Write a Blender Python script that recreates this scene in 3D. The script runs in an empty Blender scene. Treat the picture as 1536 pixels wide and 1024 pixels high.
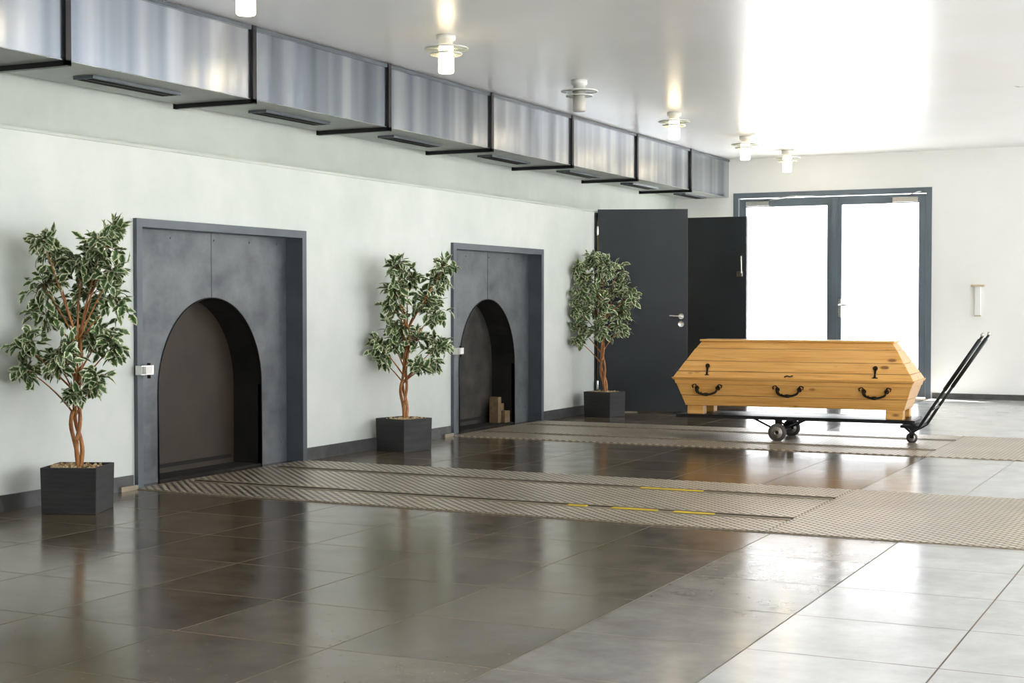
import bpy, math, random
from mathutils import Vector, Matrix
random.seed(7)
S=bpy.context.scene
COL=S.collection
try:
    S.view_settings.view_transform='Standard'
    S.view_settings.look='None'
    S.view_settings.exposure=0.0
except Exception as e: print(e)

# ------------------------------------------------------------ materials
def mat(name,color=(.5,.5,.5),rough=.5,metal=0.,spec=.5,emit=None,estr=0.):
    m=bpy.data.materials.new(name); m.use_nodes=True
    b=m.node_tree.nodes['Principled BSDF']
    b.inputs['Base Color'].default_value=(*color,1)
    b.inputs['Roughness'].default_value=rough
    b.inputs['Metallic'].default_value=metal
    b.inputs['Specular IOR Level'].default_value=spec
    if emit:
        b.inputs['Emission Color'].default_value=(*emit,1)
        b.inputs['Emission Strength'].default_value=estr
    return m
class NT:
    def __init__(s,m): s.nt=m.node_tree; s.b=s.nt.nodes['Principled BSDF']
    def n(s,t,**k):
        x=s.nt.nodes.new(t)
        for a,v in k.items(): setattr(x,a,v)
        return x
    def l(s,a,b): s.nt.links.new(a,b)
    def coord(s,scale=(1,1,1),loc=(0,0,0),rot=(0,0,0)):
        tc=s.n('ShaderNodeTexCoord'); mp=s.n('ShaderNodeMapping')
        mp.inputs['Scale'].default_value=scale; mp.inputs['Location'].default_value=loc; mp.inputs['Rotation'].default_value=rot
        s.l(tc.outputs['Object'],mp.inputs['Vector']); return mp.outputs['Vector']
    def noise(s,vec,scale=5,detail=4,rough=.55,dist=0):
        x=s.n('ShaderNodeTexNoise'); x.inputs['Scale'].default_value=scale; x.inputs['Detail'].default_value=detail
        x.inputs['Roughness'].default_value=rough; x.inputs['Distortion'].default_value=dist
        s.l(vec,x.inputs['Vector']); return x.outputs['Fac']
    def ramp(s,fac,stops):
        r=s.n('ShaderNodeValToRGB'); e=r.color_ramp.elements
        while len(e)<len(stops): e.new(.5)
        for i,(p,c) in enumerate(stops):
            e[i].position=p; e[i].color=(*c,1) if len(c)==3 else c
        s.l(fac,r.inputs['Fac']); return r.outputs['Color']
    def mix(s,fac,a,b,mode='MIX'):
        m=s.n('ShaderNodeMix',data_type='RGBA',blend_type=mode)
        if isinstance(fac,(int,float)): m.inputs[0].default_value=fac
        else: s.l(fac,m.inputs[0])
        for i,v in ((6,a),(7,b)):
            if isinstance(v,tuple): m.inputs[i].default_value=(*v,1)
            else: s.l(v,m.inputs[i])
        return m.outputs[2]
    def math(s,op,a,b=0.):
        m=s.n('ShaderNodeMath',operation=op)
        for i,v in ((0,a),(1,b)):
            if isinstance(v,(int,float)): m.inputs[i].default_value=v
            else: s.l(v,m.inputs[i])
        return m.outputs[0]
    def bump(s,h,strength=.3,dist=.01):
        b=s.n('ShaderNodeBump'); b.inputs['Strength'].default_value=strength; b.inputs['Distance'].default_value=dist
        s.l(h,b.inputs['Height']); s.l(b.outputs['Normal'],s.b.inputs['Normal'])
    def mapr(s,v,a,b,c,d):
        m=s.n('ShaderNodeMapRange')
        for i,x in zip((1,2,3,4),(a,b,c,d)): m.inputs[i].default_value=x
        s.l(v,m.inputs[0]); return m.outputs[0]

def mottled(name,c1,c2,scale=3,rough=.5,metal=0,bump=0,bscale=60,r2=None,stretch=(1,1,1),lo=.35,hi=.65):
    m=mat(name,c1,rough,metal); t=NT(m); v=t.coord(stretch)
    f=t.noise(v,scale,6,.6); t.l(t.ramp(f,[(lo,c1),(hi,c2)]),t.b.inputs['Base Color'])
    if r2 is not None: t.l(t.mapr(f,.3,.7,rough,r2),t.b.inputs['Roughness'])
    if bump: t.bump(t.noise(t.coord(),bscale,3),bump,.004)
    return m

M_wall=mottled('wall_mint_plaster',(.60,.66,.61),(.77,.80,.76),1.0,.5,bump=.08,bscale=25,lo=.28,hi=.66)
M_wallup_shade=mottled('wall_mint_upper_shaded',(.50,.555,.50),(.66,.69,.63),.9,.5,lo=.28,hi=.7)  # darker copy of the wall paint, duct's shadow put into the colour
M_wallw=mottled('wall_white_plaster',(.87,.87,.83),(.91,.905,.87),.8,.5)
M_ceil=mottled('ceiling_lacquer',(.80,.80,.785),(.85,.85,.845),.7,.27,r2=.33)
M_base=mottled('baseboard_stone',(.055,.06,.06),(.10,.10,.095),9,.35)
# floor tiles
M_floor=mat('floor_tiles_granite',(.1,.09,.08),.2); t=NT(M_floor)
v=t.coord(loc=(1.537+.655*20,-6.93+.635*20,0))
br=t.n('ShaderNodeTexBrick'); br.offset=0; br.squash=1
br.inputs['Scale'].default_value=1; br.inputs['Brick Width'].default_value=.655; br.inputs['Row Height'].default_value=.635
br.inputs['Mortar Size'].default_value=.0035; br.inputs['Mortar Smooth'].default_value=.1; br.inputs['Bias'].default_value=0
br.inputs['Color1'].default_value=(.078,.058,.037,1); br.inputs['Color2'].default_value=(.130,.106,.076,1); br.inputs['Mortar'].default_value=(.09,.08,.07,1)
t.l(v,br.inputs['Vector'])
n1=t.noise(t.coord(),3.2,8,.7); n2=t.noise(t.coord(),38,4,.7)
c=t.mix(.8,br.outputs['Color'],t.ramp(n1,[(.3,(.5,.46,.42)),(.7,(1.5,1.42,1.32))]),'MULTIPLY')
c=t.mix(t.mapr(n2,.60,.72,0,.5),c,(.36,.31,.25))
# lighter granite field on the window side of the hall, one transitional row; brightness by the glazed door painted in
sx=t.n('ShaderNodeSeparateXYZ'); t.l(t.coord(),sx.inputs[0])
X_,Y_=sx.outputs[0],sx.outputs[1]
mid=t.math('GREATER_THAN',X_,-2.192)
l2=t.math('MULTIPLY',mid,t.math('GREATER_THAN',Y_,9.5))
l3_bright=t.math('MULTIPLY',t.math('GREATER_THAN',X_,-3.502),t.math('GREATER_THAN',Y_,13.9))  # brightness painted into the tiles beyond the second plate, by the glazed door
light=t.math('MAXIMUM',t.math('GREATER_THAN',X_,-1.537),t.math('MAXIMUM',l2,l3_bright))
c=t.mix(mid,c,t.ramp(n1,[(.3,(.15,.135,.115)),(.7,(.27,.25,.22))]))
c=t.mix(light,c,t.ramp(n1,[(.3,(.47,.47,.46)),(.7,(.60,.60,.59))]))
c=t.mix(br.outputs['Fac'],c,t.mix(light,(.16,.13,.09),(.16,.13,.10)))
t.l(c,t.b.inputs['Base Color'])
rr=t.mapr(n1,.3,.7,.12,.21)
t.l(t.math('ADD',rr,t.math('MULTIPLY',br.outputs['Fac'],.4)),t.b.inputs['Roughness'])
t.l(t.mapr(br.outputs['Fac'],0,1,.45,.15),t.b.inputs['Specular IOR Level'])
t.bump(t.math('SUBTRACT',1.,br.outputs['Fac']),.5,.002)
# tread plate
M_tread=mat('tread_plate_steel',(.4,.35,.28),.32,.35); t=NT(M_tread)
v=t.coord(scale=(22,22,22),rot=(0,0,math.radians(45)))
vo=t.n('ShaderNodeTexVoronoi'); vo.inputs['Scale'].default_value=1; vo.inputs['Randomness'].default_value=0; t.l(v,vo.inputs['Vector'])
nn=t.noise(t.coord(),1.6,5)
cc=t.ramp(vo.outputs['Distance'],[(.27,(.86,.77,.63)),(.47,(.12,.092,.066))])
t.l(t.mix(.6,cc,t.ramp(nn,[(.3,(.8,.77,.73)),(.7,(1.3,1.27,1.22))]),'MULTIPLY'),t.b.inputs['Base Color'])
t.bump(t.mapr(vo.outputs['Distance'],.2,.5,1,0),.7,.005)
M_slot=mat('slot_dark',(.012,.010,.008),.7,spec=.1)
M_yellow=mottled('yellow_marking',(.85,.62,.01),(.70,.50,.01),14,.6)
M_brassedge=mat('plate_edge',(.36,.30,.22),.45,.3)
# steel
M_panel=mottled('furnace_steel_panel',(.060,.070,.080),(.20,.213,.225),2.6,.36,.3,r2=.5,lo=.3,hi=.72,stretch=(1,1,1.3))
M_frame=mottled('furnace_steel_frame',(.085,.102,.122),(.11,.13,.148),3,.42,.2)
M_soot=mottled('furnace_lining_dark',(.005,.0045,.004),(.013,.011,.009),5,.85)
M_fdoor=mottled('furnace_hatch_brown',(.030,.021,.013),(.048,.033,.021),2.2,.6)
M_fdoor2=mottled('furnace_hatch_soot',(.012,.011,.009),(.058,.05,.04),4,.7)
M_brick=mottled('firebrick',(.16,.105,.05),(.24,.165,.085),20,.8)
M_duct=mat('galvanised_duct',(.5,.53,.58),.28,.95); t=NT(M_duct)
v=t.coord(scale=(1,3.0,.03)); f=t.noise(v,1.3,2,.45,.0)
t.l(t.ramp(f,[(.3,(.16,.185,.225)),(.5,(.28,.31,.36)),(.72,(.50,.53,.57))]),t.b.inputs['Base Color'])
t.b.inputs['Roughness'].default_value=.25; t.bump(t.noise(t.coord(scale=(.2,2.6,.15)),1.6,1),.35,.03)
M_ductb=mottled('duct_underside',(.36,.38,.37),(.44,.46,.44),3,.4,.5)
M_black=mat('black_steel',(.014,.014,.016),.35,.4)
M_blackm=mat('black_iron',(.025,.018,.014),.3,.6)
M_door=mottled('door_anthracite',(.018,.025,.031),(.023,.031,.038),2,.42)
M_doorfr=mottled('glass_door_frame',(.11,.14,.165),(.12,.15,.175),2,.35)
M_chrome=mat('satin_steel',(.7,.69,.66),.25,.95)
M_white=mat('white_enamel',(.85,.84,.8),.3)
M_brass=mat('pale_brass',(.6,.52,.36),.35,.6)
M_yroom=mat('annex_paint',(.75,.62,.30),.6)
M_pave=mottled('pavement',(.75,.75,.74),(.82,.82,.8),2,.7)
# glass
M_glass=bpy.data.materials.new('clear_glass'); M_glass.use_nodes=True; nt=M_glass.node_tree; nt.nodes.clear()
o=nt.nodes.new('ShaderNodeOutputMaterial'); a=nt.nodes.new('ShaderNodeBsdfTransparent'); g=nt.nodes.new('ShaderNodeBsdfGlossy'); g.inputs['Roughness'].default_value=.02
mx=nt.nodes.new('ShaderNodeMixShader'); mx.inputs[0].default_value=.07
nt.links.new(a.outputs[0],mx.inputs[1]); nt.links.new(g.outputs[0],mx.inputs[2]); nt.links.new(mx.outputs[0],o.inputs[0])
M_frost=bpy.data.materials.new('frosted_ring_glass'); M_frost.use_nodes=True; nt=M_frost.node_tree; nt.nodes.clear()
o=nt.nodes.new('ShaderNodeOutputMaterial'); a=nt.nodes.new('ShaderNodeBsdfTransparent'); a.inputs[0].default_value=(.9,.92,.9,1); g=nt.nodes.new('ShaderNodeBsdfPrincipled'); g.inputs['Base Color'].default_value=(.42,.45,.41,1); g.inputs['Roughness'].default_value=.2
mx=nt.nodes.new('ShaderNodeMixShader'); mx.inputs[0].default_value=.5
nt.links.new(a.outputs[0],mx.inputs[1]); nt.links.new(g.outputs[0],mx.inputs[2]); nt.links.new(mx.outputs[0],o.inputs[0])
M_lampon=mat('lamp_glass_lit',(1,.95,.85),.3,emit=(1,.78,.48),estr=13)
M_lampoff=mat('lamp_glass_unlit',(.50,.48,.43),.15)
# pine
M_pine=mat('varnished_pine',(.75,.42,.15),.28); t=NT(M_pine)
v=t.coord(scale=(.42,10,10)); f=t.noise(v,3.0,7,.62,1.4)
f2=t.noise(t.coord(scale=(.5,26,26)),4,4,.6,.5)
base=t.ramp(f,[(.25,(.60,.26,.052)),(.5,(.82,.435,.115)),(.75,(.89,.54,.18))])
base=t.mix(t.mapr(f2,.52,.72,0,.55),base,(.58,.24,.045))
vk=t.n('ShaderNodeTexVoronoi'); vk.inputs['Scale'].default_value=1; t.l(t.coord(scale=(3.6,8,8)),vk.inputs['Vector'])
base=t.mix(t.mapr(vk.outputs['Distance'],.09,.17,.9,0),base,(.25,.085,.018))
t.l(base,t.b.inputs['Base Color']); t.b.inputs['Coat Weight'].default_value=.35; t.b.inputs['Coat Roughness'].default_value=.12
# plants
M_leaf=mat('variegated_leaf',(.1,.2,.06),.42); t=NT(M_leaf)
at=t.n('ShaderNodeAttribute',attribute_name='edge'); nz=t.noise(t.coord(),70,3,.6)
ad=t.math('ADD',at.outputs['Fac'],t.mapr(nz,.3,.7,-.28,.28))
t.l(t.ramp(ad,[(.0,(.035,.080,.020)),(.45,(.080,.150,.042)),(.68,(.17,.25,.09)),(.80,(.76,.79,.56))]),t.b.inputs['Base Color'])
M_bark=mottled('ficus_bark',(.24,.085,.025),(.56,.25,.08),14,.6,stretch=(3,3,.6),bump=.4,bscale=50)
M_twig=mat('twig_brown',(.16,.09,.04),.6)
M_pot=mottled('planter_charcoal',(.018,.019,.020),(.036,.036,.036),4,.6,stretch=(1,1,12),bump=.3,bscale=80)
M_chips=mottled('wood_chips',(.42,.28,.13),(.62,.47,.28),30,.8)
M_rubber=mat('wheel_rubber',(.07,.058,.045),.5)
M_hub=mat('wheel_hub',(.45,.43,.39),.35,.6)

# ------------------------------------------------------------ mesh builder
class MB:
    def __init__(s): s.v=[];s.f=[];s.m=[];s.mats=[];s.sm=[];s.X=Matrix.Identity(4);s.attr=None
    def mi(s,m):
        if m not in s.mats: s.mats.append(m)
        return s.mats.index(m)
    def add(s,vs,fs,m,smooth=False):
        o=len(s.v); s.v+=[tuple(s.X@Vector(p)) for p in vs]
        k=s.mi(m)
        for f in fs: s.f.append(tuple(i+o for i in f)); s.m.append(k); s.sm.append(smooth)
    def box(s,a,b,m):
        x0,y0,z0=[min(p,q) for p,q in zip(a,b)]; x1,y1,z1=[max(p,q) for p,q in zip(a,b)]
        s.add([(x0,y0,z0),(x1,y0,z0),(x1,y1,z0),(x0,y1,z0),(x0,y0,z1),(x1,y0,z1),(x1,y1,z1),(x0,y1,z1)],
              [(0,3,2,1),(4,5,6,7),(0,1,5,4),(1,2,6,5),(2,3,7,6),(3,0,4,7)],m)
    def hexa(s,p,m):
        s.add(p,[(0,3,2,1),(4,5,6,7),(0,1,5,4),(1,2,6,5),(2,3,7,6),(3,0,4,7)],m)
    def lathe(s,prof,c,m,n=32,axis='Z',smooth=True,close=True):
        vs=[];fs=[]
        for r,h in prof:
            for i in range(n):
                a=2*math.pi*i/n; x,y=r*math.cos(a),r*math.sin(a)
                p=(x,y,h) if axis=='Z' else ((x,h,y) if axis=='Y' else (h,x,y))
                vs.append((c[0]+p[0],c[1]+p[1],c[2]+p[2]))
        for k in range(len(prof)-1):
            for i in range(n):
                j=(i+1)%n; q=(k*n+i,k*n+j,(k+1)*n+j,(k+1)*n+i); fs.append(q if axis!='Y' else q[::-1])
        if close: fs.append(tuple(range(n))[::-1]); fs.append(tuple(range((len(prof)-1)*n,len(prof)*n)))
        s.add(vs,fs,m,smooth)
    def cyl(s,c,r,h,m,n=28,axis='Z'):
        s.lathe([(r,0),(r,h)],c,m,n,axis)
    def tube(s,pts,r,m,n=8):
        pts=[Vector(p) for p in pts]; rs=r if isinstance(r,(list,tuple)) else [r]*len(pts)
        vs=[];fs=[];up=Vector((.13,.21,.97)).normalized()
        for i,p in enumerate(pts):
            d=(pts[min(i+1,len(pts)-1)]-pts[max(i-1,0)]).normalized()
            a=d.cross(up)
            if a.length<.15: a=d.cross(Vector((1,0,0)))
            a.normalize(); b=d.cross(a)
            for k in range(n):
                t=2*math.pi*k/n; vs.append(p+a*math.cos(t)*rs[i]+b*math.sin(t)*rs[i])
        for i in range(len(pts)-1):
            for k in range(n):
                j=(k+1)%n; fs.append((i*n+k,i*n+j,(i+1)*n+j,(i+1)*n+k))
        fs.append(tuple(range(n))[::-1]); fs.append(tuple(range((len(pts)-1)*n,len(pts)*n)))
        s.add(vs,fs,m,True)
    def build(s,name,loc=(0,0,0),rot=0,bevel=0,parent=None):
        me=bpy.data.meshes.new(name); me.from_pydata(s.v,[],s.f); 
        for m in s.mats: me.materials.append(m)
        me.polygons.foreach_set('material_index',s.m); me.polygons.foreach_set('use_smooth',s.sm)
        if s.attr:
            at=me.attributes.new('edge','FLOAT','POINT'); at.data.foreach_set('value',s.attr)
        me.update(); o=bpy.data.objects.new(name,me); COL.objects.link(o)
        o.location=loc; o.rotation_euler=(0,0,rot)
        if bevel:
            b=o.modifiers.new('bev','BEVEL'); b.width=bevel; b.segments=2; b.limit_method='ANGLE'; b.angle_limit=math.radians(40)
        if parent: o.parent=parent
        return o

XL=-6.42; XU=-6.95; XR=2.2; YF=-1.5; YB=19.4; H=3.13
FC=(8.61,12.93)
# ------------------------------------------------------------ room shell
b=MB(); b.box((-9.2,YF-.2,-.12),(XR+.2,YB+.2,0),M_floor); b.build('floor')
b=MB(); b.box((-7.1,YF-.2,H),(XR+.2,YB+.2,H+.15),M_ceil); b.build('ceiling')
b=MB()
XO=-7.1; HW=2.22
ys=[YF]; 
for c_ in FC: ys+= [c_-.975,c_+.975]
ys+=[15.30,17.32,YB]
for i in range(0,len(ys),2): b.box((XO,ys[i],0),(XL,ys[i+1],HW),M_wall)
for c_ in FC: b.box((XO,c_-.975,1.75),(XL,c_+.975,HW),M_wall)
b.box((XO,15.30,2.2),(XL,17.32,HW),M_wall)
b.box((XO,YF,HW),(XU,YB,H),M_wallup_shade)
b.build('wall_left')
b=MB(); b.box((XL-.05,YF,HW-.012),(XL+.012,YB,HW+.006),M_wallup_shade); b.build('trim_2')
b=MB()
b.box((XO,YB,0),(-6.12,YB+.2,H),M_wallw); b.box((-3.52,YB,0),(XR+.2,YB+.2,H),M_wallw); b.box((-6.12,YB,2.67),(-3.52,YB+.2,H),M_wallw)
b.build('wall_back')
b=MB(); b.box((XO,YF-.2,0),(XR+.2,YF,H),M_wallw); b.build('wall_front')
b=MB(); wins=[(0.4+i*3.15,0.4+i*3.15+2.85) for i in range(6)]
z0,z1=.25,2.95
b.box((XR,YF,0),(XR+.2,YB,z0),M_wallw); b.box((XR,YF,z1),(XR+.2,YB,H),M_wallw)
e=[YF]+[q for w in wins for q in w]+[YB]
for i in range(0,len(e),2): b.box((XR,e[i],z0),(XR+.2,e[i+1],z1),M_wallw)
b.build('wall_right')
for i,(a0,a1) in enumerate(wins):
    b=MB()
    for y in (a0+.03,(a0+a1)/2,a1-.03): b.box((XR+.05,y-.03,z0),(XR+.12,y+.03,z1),M_doorfr)
    for z in (z0+.03,z1-.03): b.box((XR+.05,a0,z-.03),(XR+.12,a1,z+.03),M_doorfr)
    b.box((XR+.08,a0,z0),(XR+.09,a1,z1),M_glass)
    b.build('window_%d'%(i+1))
    L=bpy.data.lights.new('portal','AREA'); L.shape='RECTANGLE'; L.size=z1-z0; L.size_y=a1-a0
    L.cycles.is_portal=True
    o=bpy.data.objects.new('window_portal_%d'%(i+1),L); COL.objects.link(o)
    o.location=(XR+.19,(a0+a1)/2,(z0+z1)/2); o.rotation_euler=(0,math.radians(90),0)
L=bpy.data.lights.new('portal','AREA'); L.shape='RECTANGLE'; L.size=2.6; L.size_y=2.67; L.cycles.is_portal=True
o=bpy.data.objects.new('door_portal',L); COL.objects.link(o); o.location=(-4.82,YB+.19,1.335); o.rotation_euler=(math.radians(-90),0,0)
b=MB(); b.box((-30,YB+.2,-.12),(30,60,-.03),M_pave); b.box((XR+.2,-25,-.12),(30,YB+.2,-.03),M_pave); b.build('pavement')
# baseboards
b=MB()
for y0,y1 in ((YF,FC[0]-1.0),(FC[0]+1.0,FC[1]-1.0),(FC[1]+1.0,15.26),(17.4,YB)): b.box((XL,y0,0),(XL+.015,y1,.095),M_base)
b.build('baseboard_left')
b=MB(); b.box((-3.50,YB-.015,0),(XR,YB,.07),M_base); b.build('baseboard_back')
# annex behind the double door
b=MB()
b.box((-9.2,14.6,0),(-9.1,18,2.6),M_yroom); b.box((-9.1,14.6,0),(XO,14.7,2.6),M_yroom); b.box((-9.1,17.9,0),(XO,18,2.6),M_yroom); b.box((-9.2,14.6,2.6),(XO,18,2.7),M_yroom)
b.build('wall_annex')
L=bpy.data.lights.new('annex_light','POINT'); L.energy=25; L.color=(1,.85,.55); L.shadow_soft_size=.2
o=bpy.data.objects.new('annex_light',L); COL.objects.link(o); o.location=(-8.1,16.3,2.3)

# ------------------------------------------------------------ doors
b=MB()
b.box((XL-.25,15.30,0),(XL+.02,15.345,2.2),M_door); b.box((XL-.25,17.275,0),(XL+.02,17.32,2.2),M_door); b.box((XL-.25,15.345,2.16),(XL+.02,17.275,2.2),M_door)
b.build('trim_1')
def leaf(name,hinge,ang,w,h,handle,pull):
    b=MB(); b.box((0,-.03,.012),(w,.03,h),M_door)
    for z in (.25,1.1,1.95): b.cyl((-.0,-.045,z),.012,.1,M_chrome,12)
    for sgn in (-1,1):
        if handle:
            b.lathe([(.028,0),(.028,.012*sgn)],(w-.07,.03*sgn,1.06),M_chrome,16,'Y')
            b.tube([(w-.07,.03*sgn,1.06),(w-.07,.075*sgn,1.06),(w-.1,.085*sgn,1.06),(w-.2,.085*sgn,1.065)],.011,M_chrome)
            b.lathe([(.03,0),(.03,.014*sgn)],(w-.07,.03*sgn,.975),M_chrome,16,'Y')
    if pull:
        b.box((w-.11,-.05,1.52),(w-.04,-.03,1.58),M_chrome)
        b.tube([(w-.05,-.03,1.78),(w-.05,-.07,1.76),(w-.05,-.07,1.56),(w-.05,-.03,1.54)],.01,M_chrome)
        b.box((.05,-.055,h-.1),(.14,-.03,h-.07),M_chrome)
    return b.build(name,(hinge[0],hinge[1],0),ang,.002)
leaf('door_1',(XL+.03,15.33),math.atan2(.34,.92),.985,2.235,True,False)
leaf('door_2',(XL+.03,17.30),0.0,1.1,2.235,False,True)
# glazed double door
b=MB(); Y0=YB-.02; Y1=YB+.09; F=M_doorfr
b.box((-6.12,Y0,0),(-6.05,Y1,2.67),F); b.box((-3.585,Y0,0),(-3.52,Y1,2.67),F); b.box((-6.05,Y0,2.6),(-3.585,Y1,2.67),F)
def gleaf(x0,x1,ya,yb):
    b.box((x0,ya,.01),(x0+.09,yb,2.59),F); b.box((x1-.09,ya,.01),(x1,yb,2.59),F)
    b.box((x0+.09,ya,2.48),(x1-.09,yb,2.59),F); b.box((x0+.09,ya,.01),(x1-.09,yb,.14),F)
    b.box((x0+.09,(ya+yb)/2-.01,.14),(x1-.09,(ya+yb)/2+.01,2.48),M_glass)
gleaf(-6.04,-4.765,YB+.0,YB+.06); gleaf(-4.755,-3.59,YB-.01,YB+.05)
b.box((-4.80,YB-.03,.0),(-4.72,YB-.005,2.59),F)
b.box((-5.93,YB-.07,2.49),(-5.62,YB,2.55),M_chrome); b.tube([(-5.7,YB-.04,2.56),(-5.3,YB-.1,2.60),(-5.0,YB-.03,2.6)],.01,M_chrome)
b.box((-4.0,YB-.08,2.49),(-3.68,YB-.01,2.55),M_chrome); b.tube([(-3.8,YB-.05,2.57),(-3.66,YB-.2,2.6),(-3.62,YB-.03,2.62)],.01,M_chrome)
b.box((-4.70,YB-.045,1.02),(-4.66,YB-.03,1.26),M_chrome); b.tube([(-4.68,YB-.04,1.18),(-4.68,YB-.09,1.18),(-4.54,YB-.095,1.18)],.013,M_chrome)
b.build('door_3')
# unlit holder on back wall, a rod under a cap
b=MB(); b.box((-3.03,YB-.06,1.41),(-2.87,YB,1.435),M_brass)
b.box((-2.985,YB-.045,1.05),(-2.915,YB,1.41),M_white); b.box((-2.99,YB-.05,1.04),(-2.91,YB,1.055),M_brass)
b.build('wall_holder',bevel=.004)

# ------------------------------------------------------------ duct
XD=-6.19; XDB=-6.83; ZD=2.62
b=MB(); b.box((XDB,YF,ZD),(XD,YB,H-.01),M_duct)
b.box((XDB,YF,ZD-.003),(XD-.0,YB,ZD+.001),M_ductb)
b.box((XD-.03,YF,H-.035),(XD+.012,YB,H-.008),M_frame); 
yj=[-.58+1.84*i for i in range(11)]
for y in yj:
    if y<YF or y>YB-.3: continue
    b.box((XD,y-.022,ZD-.03),(XD+.022,y+.022,H-.005),M_black)
    b.box((XDB-.02,y-.022,ZD-.035),(XD+.022,y+.022,ZD-.003),M_black)
    b.box((XDB-.03,y-.022,ZD-.035),(XDB,y+.022,H-.005),M_black)
for i in range(len(yj)):
    y=yj[i]+.92
    if y>YB-.4: continue
    b.box((-6.58,y-.43,ZD-.022),(-6.42,y+.43,ZD-.003),M_frame)
    for k in range(2): b.box((-6.56+.07*k,y-.41,ZD-.024),(-6.51+.07*k,y+.41,ZD-.02),M_slot)
b.build('ventilation_duct')

# ------------------------------------------------------------ furnace portals
def portal(yc,hm,bricks):
    b=MB(); W=.975; T=1.75; xo=XL+.03; xp=XL-.12; xb=XL-.37
    fw=.055
    for s_ in (-1,1):
        b.box((xo,s_*W,0),(xp-.02,s_*(W-fw),T),M_frame)
    b.box((xo,-W+fw,T-fw),(xp-.02,W-fw,T),M_frame)
    A=.59; zs=.60; za=.64; w2=W-fw; t2=T-fw; N=40
    for s_ in (-1,1): b.box((xp,s_*A,0),(xp-.03,s_*w2,t2),M_panel)
    pts=[(-A*math.cos(math.pi*i/N),zs+za*math.sin(math.pi*i/N)) for i in range(N+1)]
    vs=[];fs=[]
    for (y,z) in pts: vs+=[(xp,y,z),(xp,y,t2)]
    for i in range(N): fs.append((2*i,2*i+2,2*i+3,2*i+1))
    b.add(vs,fs,M_panel)
    full=[(-A,0)]+pts+[(A,0)]
    vs=[];fs=[]
    for (y,z) in full: vs+=[(xp+.002,y,z),(xb,y,z)]
    for i in range(len(full)-1): fs.append((2*i,2*i+1,2*i+3,2*i+2))
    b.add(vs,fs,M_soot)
    lip=[(xp+.004,y*1.0,z) for y,z in full]; b.tube(lip,.005,M_black,6)
    b.box((xb,-w2,0),(xb-.05,w2,t2),hm)
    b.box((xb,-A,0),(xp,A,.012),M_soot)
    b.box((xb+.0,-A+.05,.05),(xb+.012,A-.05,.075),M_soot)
    b.box((xp,-.003,zs+za),(xp+.003,.003,t2),M_frame)
    for y in (-.8,-.45,0.03,.45,.8): b.lathe([(.008,0),(.006,.004)],(xp,y,t2-.05),M_frame,8,'X')
    for z in (.15,.6,1.1): 
        for y in (-.85,.85): b.lathe([(.008,0),(.006,.004)],(xp,y,z),M_frame,8,'X')
    b.box((xo,-W-.02,.74),(xo+.05,-W+.10,.80),M_chrome); b.box((xo+.05,-W-.0,.745),(xo+.07,-W+.06,.795),M_white); b.cyl((xo+.03,-W+.075,.715),.012,.1,M_black,12)
    b.box((xo,-W-.16,.0),(xo-.02,-W,.03),M_brassedge)
    o=b.build('furnace_portal',(0,yc,0))
    if bricks:
        q=MB(); q.box((-6.72,yc+.39,.0125),(-6.62,yc+.46,.27),M_brick); q.box((-6.70,yc+.465,.0125),(-6.58,yc+.575,.13),M_brick); q.box((-6.75,yc+.47,.131),(-6.64,yc+.565,.20),M_brick)
        q.build('firebrick_stack',bevel=.004)
    return o
portal(FC[0],M_fdoor,False); portal(FC[1],M_fdoor2,True)

# ------------------------------------------------------------ tread plates
for yc in FC:
    b=MB(); y0,y1=yc-.985,yc+.985; x0=XL-.0; x1=XR-.0
    seams=[y0,yc-.46,yc+.46,y1]
    b.box((x0+.0,y0,0),(x1,y1,.004),M_brassedge)
    for i in range(3):
        b.box((x0,seams[i]+.006,.004),(-2.226,seams[i+1]-.006,.007),M_tread)
    x=-2.22
    while x<x1:
        b.box((x+.004,y0+.006,.004),(min(x+1.5,x1)-.004,y1-.006,.007),M_tread); x+=1.5
    for s_ in (-1,1):
        ys_=yc+s_*.48
        b.box((XL+.1,ys_-.026,.007),(-2.22,ys_+.026,.009),M_slot)
        b.box((XL+.1,ys_-.065,.007),(-2.22,ys_-.035,.012),M_brassedge)
        b.box((XL+.1,ys_+.035,.007),(-2.22,ys_+.05,.012),M_brassedge)
        if yc==FC[0]:
            for (a0,a1) in (((-3.56,-3.44),(-3.28,-3.00),(-2.90,-2.66)) if s_<0 else ((-3.47,-3.05),)):
                b.box((a0,ys_-.066,.012),(a1,ys_-.020,.0145),M_yellow)
    b.build('steel_floor_plate')

# ------------------------------------------------------------ ceiling lamps
for y,on in ((4.72,1),(7.14,1),(9.56,1),(11.98,0),(14.4,1),(16.82,1),(18.6,1)):
    b=MB(); g=M_lampon if on else M_lampoff
    b.lathe([(.07,0),(.07,-.035),(.05,-.045),(.05,-.075)],(0,0,0),M_white,32)
    for r,z in ((.158,-.085),(.115,-.125)):
        b.lathe([(.05,z),(r,z-.004),(r+.003,z-.010),(r,z-.016),(.05,z-.012)],(0,0,0),M_frost,40,close=False)
        b.lathe([(r-.001,z-.002),(r+.005,z-.008),(r-.001,z-.016)],(0,0,0),M_white,40,close=False)
    b.lathe([(.052,-.075),(.052,-.15),(.056,-.16),(.056,-.262),(.050,-.27)],(0,0,0),g,32)
    b.build('ceiling_lamp',(-5.17,y,H))

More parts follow.
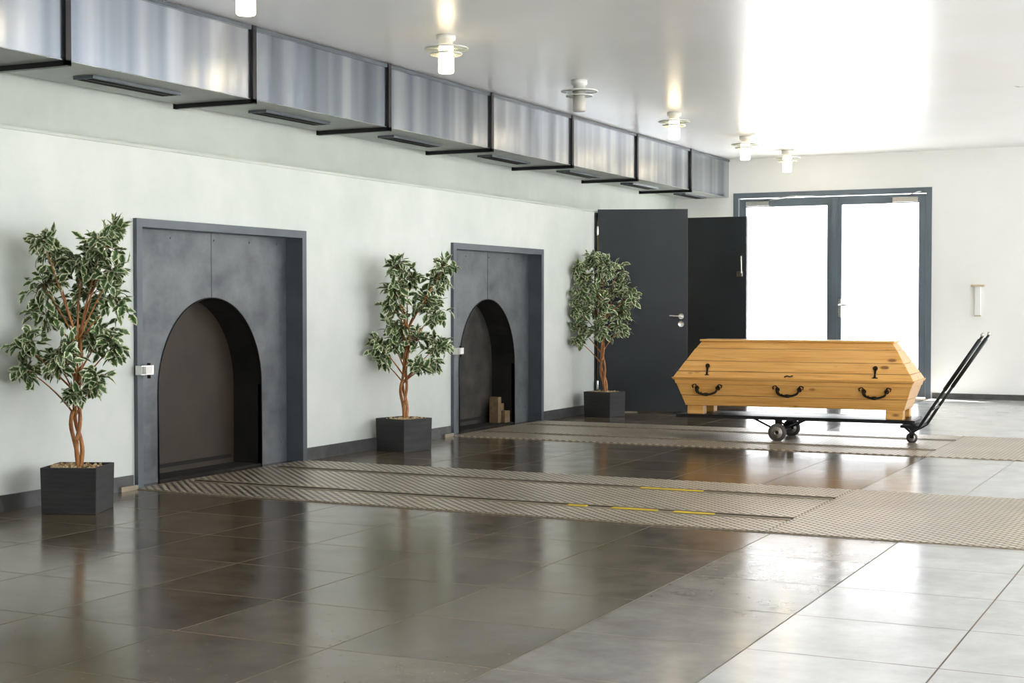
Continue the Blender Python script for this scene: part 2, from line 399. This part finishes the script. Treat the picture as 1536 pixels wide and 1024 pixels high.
# ------------------------------------------------------------ coffin
CC=(-3.51,13.02); CR=math.radians(2.5)
b=MB()
def hw(x,w0): return w0*(1-.045*(x))
def ring(hl,w,z): return [(-hl,-hw(-hl,w),z),(hl,-hw(hl,w),z),(hl,hw(hl,w),z),(-hl,hw(-hl,w),z)]
def fr(hl0,w0,za,hl1,w1,zb,m=M_pine): b.hexa(ring(hl0,w0,za)+ring(hl1,w1,zb),m)
zb_=.295
fr(.955,.245,zb_,.985,.275,.385); fr(.987,.277,.388,1.02,.312,.49); fr(1.026,.32,.49,1.035,.33,.525)
fr(1.045,.335,.527,1.055,.348,.548)
fr(1.042,.335,.548,1.012,.305,.60); fr(1.008,.302,.603,.955,.255,.69); fr(.951,.252,.692,.885,.185,.80); fr(.881,.182,.802,.84,.135,.862)
fr(.855,.15,.862,.855,.15,.880)
for sx_ in (-1,1):
    for sy in (-1,1):
        xa=sx_*.80; xc=sx_*.945
        b.box((xa,sy*.12,.215),(xc,sy*.23,zb_),M_pine)
coffin=b.build('coffin',(CC[0],CC[1],0),CR,.004)
hb=MB()
for sy in (-1,1):
    for x in (-.74,-.02,.72):
        y=sy*(hw(x,.302)); o_=sy*.03; z=.455
        for k in (-1,1):
            hb.lathe([(.024,0),(.02,.014*sy),(.01,.03*sy)],(x+k*.095,y-sy*.01,z),M_blackm,14,'Y')
            hb.tube([(x+k*.085,y,z+.005),(x+k*.11,y+sy*.008,z+.035),(x+k*.135,y+sy*.008,z+.02),(x+k*.128,y+sy*.008,z)],.007,M_blackm,6)
            hb.tube([(x+k*.095,y,z-.01),(x+k*.07,y+sy*.005,z-.045),(x+k*.05,y+sy*.005,z-.04)],.006,M_blackm,6)
        pts=[]
        for i in range(13):
            a=math.pi*i/12; pts.append((x-.095*math.cos(a),y+o_+sy*.012*math.sin(a),z-.055*math.sin(a)**.6))
        hb.tube(pts,.0095,M_blackm,8)
        hb.lathe([(.004,-.028),(.014,-.018),(.016,0),(.014,.018),(.004,.028)],(x,y+o_+sy*.012,z-.055),M_blackm,12,'X')
    for x in (-.74,.72):
        zz=.60; yy=sy*hw(x,.303)
        hb.tube([(x,yy+sy*.012,zz-.035),(x,yy+sy*.006,zz),(x,yy-sy*.016,zz+.045)],[.014,.008,.012],M_blackm,8)
        hb.lathe([(.004,-.012),(.021,0),(.004,.012)],(x,yy-sy*.012,zz+.05),M_blackm,12,'Y')
        hb.tube([(x-.028,yy+sy*.014,zz-.035),(x,yy+sy*.018,zz-.028),(x+.028,yy+sy*.014,zz-.035)],.007,M_blackm,6)
    hb.tube([(-.045,sy*.345,.565),(-.02,sy*.345,.575),(.005,sy*.345,.568),(.03,sy*.345,.577)],.006,M_blackm,6)
hb.build('handles',parent=coffin)

# ------------------------------------------------------------ trolley
b=MB(); zt=.215
for sy in (-1,1): b.box((-1.04,sy*.25-.02,zt-.03),(1.03,sy*.25+.02,zt),M_black)
for x in (-1.04,-.6,-.14,.4,1.0): b.box((x,-.23,zt-.028),(x+.04,.23,zt-.004),M_black)
b.box((-1.03,-.25,zt-.006),(1.02,.25,zt-.001),M_black)
b.tube([(-.12,-.29,.078),(-.12,.29,.078)],.014,M_black)
for sy in (-1,1):
    b.lathe([(.05,-.022),(.072,-.022),(.078,-.014),(.078,.014),(.072,.022),(.05,.022)],(-.12,sy*.275,.078),M_rubber,32,'Y')
    b.lathe([(.02,-.03),(.05,-.024),(.05,.024),(.02,.03)],(-.12,sy*.275,.078),M_hub,24,'Y')
    b.box((-.15,sy*.225-.01,.07),(-.09,sy*.225+.01,zt-.02),M_black)
    b.tube([(-.35,sy*.225,zt-.02),(-.12,sy*.225,.085),(.1,sy*.225,zt-.02)],.009,M_black)
cx=.985
b.lathe([(.03,-.016),(.045,-.016),(.048,0),(.045,.016),(.03,.016)],(cx,0,.048),M_rubber,24,'Y')
b.lathe([(.01,-.02),(.03,-.018),(.03,.018),(.01,.02)],(cx,0,.048),M_hub,20,'Y')
for sy in (-1,1): b.box((cx-.015,sy*.026-.004,.045),(cx+.02,sy*.026+.004,.13),M_black)
b.box((cx-.03,-.04,.125),(cx+.04,.04,.14),M_black); b.cyl((cx+.005,0,.14),.022,.06,M_black,16)
b.box((cx-.06,-.26,.150),(cx+.09,.26,.172),M_black)
for sy in (-1,1):
    b.tube([(cx-.03,sy*.24,.165),(cx+.03,sy*.24,.11),(cx+.09,sy*.25,.15),(cx+.19,sy*.25,.31),(cx+.60,sy*.25,.93)],[.012,.013,.013,.013,.011],M_black,10)
    b.tube([(cx+.30,sy*.25,.478),(cx+.58,sy*.25,.90)],.017,M_black,10)
    b.lathe([(.0,0),(.016,.01),(.016,.03),(.0,.04)],(cx+.60,sy*.25,.92),M_chrome,10)
b.tube([(cx+.19,-.25,.31),(cx+.19,.25,.31)],.011,M_black)
b.build('coffin_trolley',(CC[0],CC[1],0),CR)

# ------------------------------------------------------------ potted ficus trees
RV=Vector((.8996,.4368,0)); FV=Vector((-.4368,.8996,0))
def ficus(px,py,rot,blobs,lean,dens=1.0,sz=1.0,rsc=1.0):
    root=bpy.data.objects.new('potted_ficus',None); COL.objects.link(root); root.location=(px,py,0)
    b=MB(); h=.265; a=.158; a2=.163
    o_=[(-a,-a,0),(a,-a,0),(a,a,0),(-a,a,0)]; t_=[(-a2,-a2,h),(a2,-a2,h),(a2,a2,h),(-a2,a2,h)]; i_=[(x*.9,y*.9,z) for x,y,z in t_]; d_=[(x*.9,y*.9,h-.03) for x,y,z in t_]
    fs=[(0,3,2,1)]
    for k in range(3):
        for i in range(4):
            j=(i+1)%4; fs.append((k*4+i,k*4+j,(k+1)*4+j,(k+1)*4+i))
    fs.append((12,13,14,15))
    b.add(o_+t_+i_+d_,fs,M_pot)
    p=b.build('planter',rot=rot,bevel=.003,parent=root)
    b=MB()
    for i in range(170):
        x,y=random.uniform(-.135,.135),random.uniform(-.135,.135); s_=random.uniform(.010,.02)
        b.X=Matrix.Translation((x,y,h-.025+random.uniform(0,.025)))@Matrix.Rotation(random.uniform(0,3),4,(random.random(),random.random(),.3))
        b.add([(s_,0,0),(-s_,0,0),(0,s_*.8,0),(0,-s_*.8,0),(0,0,s_*.6),(0,0,-s_*.6)],[(0,2,4),(2,1,4),(1,3,4),(3,0,4),(2,0,5),(1,2,5),(3,1,5),(0,3,5)],M_chips)
    b.build('wood_chips',rot=rot,parent=root)
    b=MB(); top=1.0
    def axis(z): return RV*(lean*(z-.27)+.012*math.sin(z*9))+Vector((0,0,z))
    for k in range(3):
        pts=[];rs=[]
        for i in range(30):
            z=.24+(top-.24)*i/29; an=2*math.pi*k/3+z*8.5; rr=.020+.011*math.sin(z*14+k)
            pts.append(axis(z)+Vector((math.cos(an)*rr,math.sin(an)*rr,0))); rs.append(.0135-.005*i/29)
        b.tube(pts,rs,M_bark,8)
    tw=MB(); lf=MB(); attr=[]
    def leaf_(p,d,up,L,W):
        d=d.normalized(); s_=d.cross(up)
        if s_.length<.05: return
        s_.normalize(); n=s_.cross(d)
        q=[p,p+d*L*.33+n*L*.02,p+d*L*.68-n*L*.02,p+d*L-n*L*.10,
           p+d*L*.25+s_*W*.48+n*W*.16,p+d*L*.55+s_*W*.5+n*W*.14,p+d*L*.82+s_*W*.25,
           p+d*L*.25-s_*W*.48+n*W*.16,p+d*L*.55-s_*W*.5+n*W*.14,p+d*L*.82-s_*W*.25]
        if any(px+v_.x<XL+.02 for v_ in q): return
        lf.add(q,[(0,1,4),(1,2,5,4),(2,3,6),(2,6,5),(0,7,1),(1,7,8,2),(2,9,3),(2,8,9)],M_leaf)
        attr.extend([.25,.1,.15,.85,1,1,1,1,1,1])
    for (r,z,rad) in blobs:
        r*=.01*rsc; z*=.01; rad*=.01
        dep=random.uniform(-.13,.13)
        c_=RV*r+FV*dep+Vector((0,0,z))
        if px+c_.x<XL+.07: c_.x=XL+.07-px
        zs=max(.55,min(z-.15-abs(r)*.5,.98)); st=axis(zs)
        mid_=(st+c_)*.5+Vector((random.uniform(-.03,.03),random.uniform(-.03,.03),.03))
        pts=[]
        for i in range(8):
            u=i/7; pts.append(st*(1-u)**2+mid_*2*u*(1-u)+c_*u*u)
        b.tube(pts,[.007-.0045*i/7 for i in range(8)],M_bark,6)
        nt_=int((7+rad*75)*dens)
        for k in range(nt_):
            d=Vector((random.gauss(0,1),random.gauss(0,1),random.gauss(.1,.9))).normalized()
            e_=c_+d*rad*random.uniform(.6,1.0)
            s0=c_+d*rad*.05
            if px+e_.x<XL+.04: e_.x=XL+.04-px
            md=(s0+e_)*.5+Vector((0,0,.02)); tp=[s0,md,e_]
            tw.tube(tp,[.0025,.002,.0012],M_twig,4)
            for q in range(5):
                u=.3+.7*q/4; p=s0.lerp(e_,u)
                dd=(d*.6+Vector((random.gauss(0,.6),random.gauss(0,.6),random.gauss(-.25,.5))))
                up=Vector((random.gauss(.2,.55),random.gauss(-.35,.5),.8))
                L_=random.uniform(.056,.084)*sz
                leaf_(p,dd,up,L_,L_*random.uniform(.50,.62))
    b.build('trunk',parent=root); tw.build('twigs',parent=root)
    lf.attr=attr; lf.build('foliage',parent=root)
T1=[(-17,150,12),(-1,142,13),(17,153,13),(24,137,10),(7,126,15),(-19,131,13),(-20,114,13),(-3,110,14),(20,120,11),(-25,95,11),(-28,82,8),(-7,91,14),(10,99,13),(20,95,8),(14,76,8),(3,68,5),(-16,85,10),(21,162,7),(-17,156,7),(6,145,10)]
T2=[(-4,150,11),(3,142,12),(33,149,10),(25,136,13),(-5,128,13),(16,120,15),(-8,115,11),(-3,101,14),(25,112,12),(-19,85,11),(-23,74,8),(-8,85,12),(11,90,13),(27,85,10),(25,71,7),(13,68,7)]
T3=[(-12,166,11),(-1,159,14),(-26,152,14),(13,155,13),(-33,134,11),(-12,138,18),(13,134,15),(23,127,10),(-30,113,14),(-8,113,18),(16,109,14),(-26,95,12),(-5,92,14),(16,92,10),(-26,81,7)]
ficus(-6.05,6.70,math.radians(23),T1,0.0,.95,1.04,.97)
ficus(-6.15,10.64,math.radians(-15),T2,.03,1.0,1.1)
ficus(-6.09,14.80,math.radians(-8),T3,-.05,1.1,1.15,1.1)

# ------------------------------------------------------------ sky and sun
w=bpy.data.worlds.new('bright_overcast_sky'); S.world=w; w.use_nodes=True
bg=w.node_tree.nodes['Background']; bg.inputs[0].default_value=(.95,.975,1,1); bg.inputs[1].default_value=6.0
L=bpy.data.lights.new('sun','SUN'); L.energy=36; L.color=(1,.98,.95); L.angle=.02
o=bpy.data.objects.new('sun',L); COL.objects.link(o); o.location=(-20,20,30)
# sun stands over the left side of the building, so only the forecourt outside is sunlit
o.rotation_euler=Vector((-.55,.25,1)).to_track_quat('Z','Y').to_euler()

# ------------------------------------------------------------ camera
cd=bpy.data.cameras.new('camera'); cd.sensor_width=36; cd.lens=2250/1536*36; cd.clip_end=200
co=bpy.data.objects.new('camera',cd); COL.objects.link(co); co.location=(0,0,1.2)
co.rotation_euler=(math.radians(90-1.45),0,math.radians(25.9)); S.camera=co
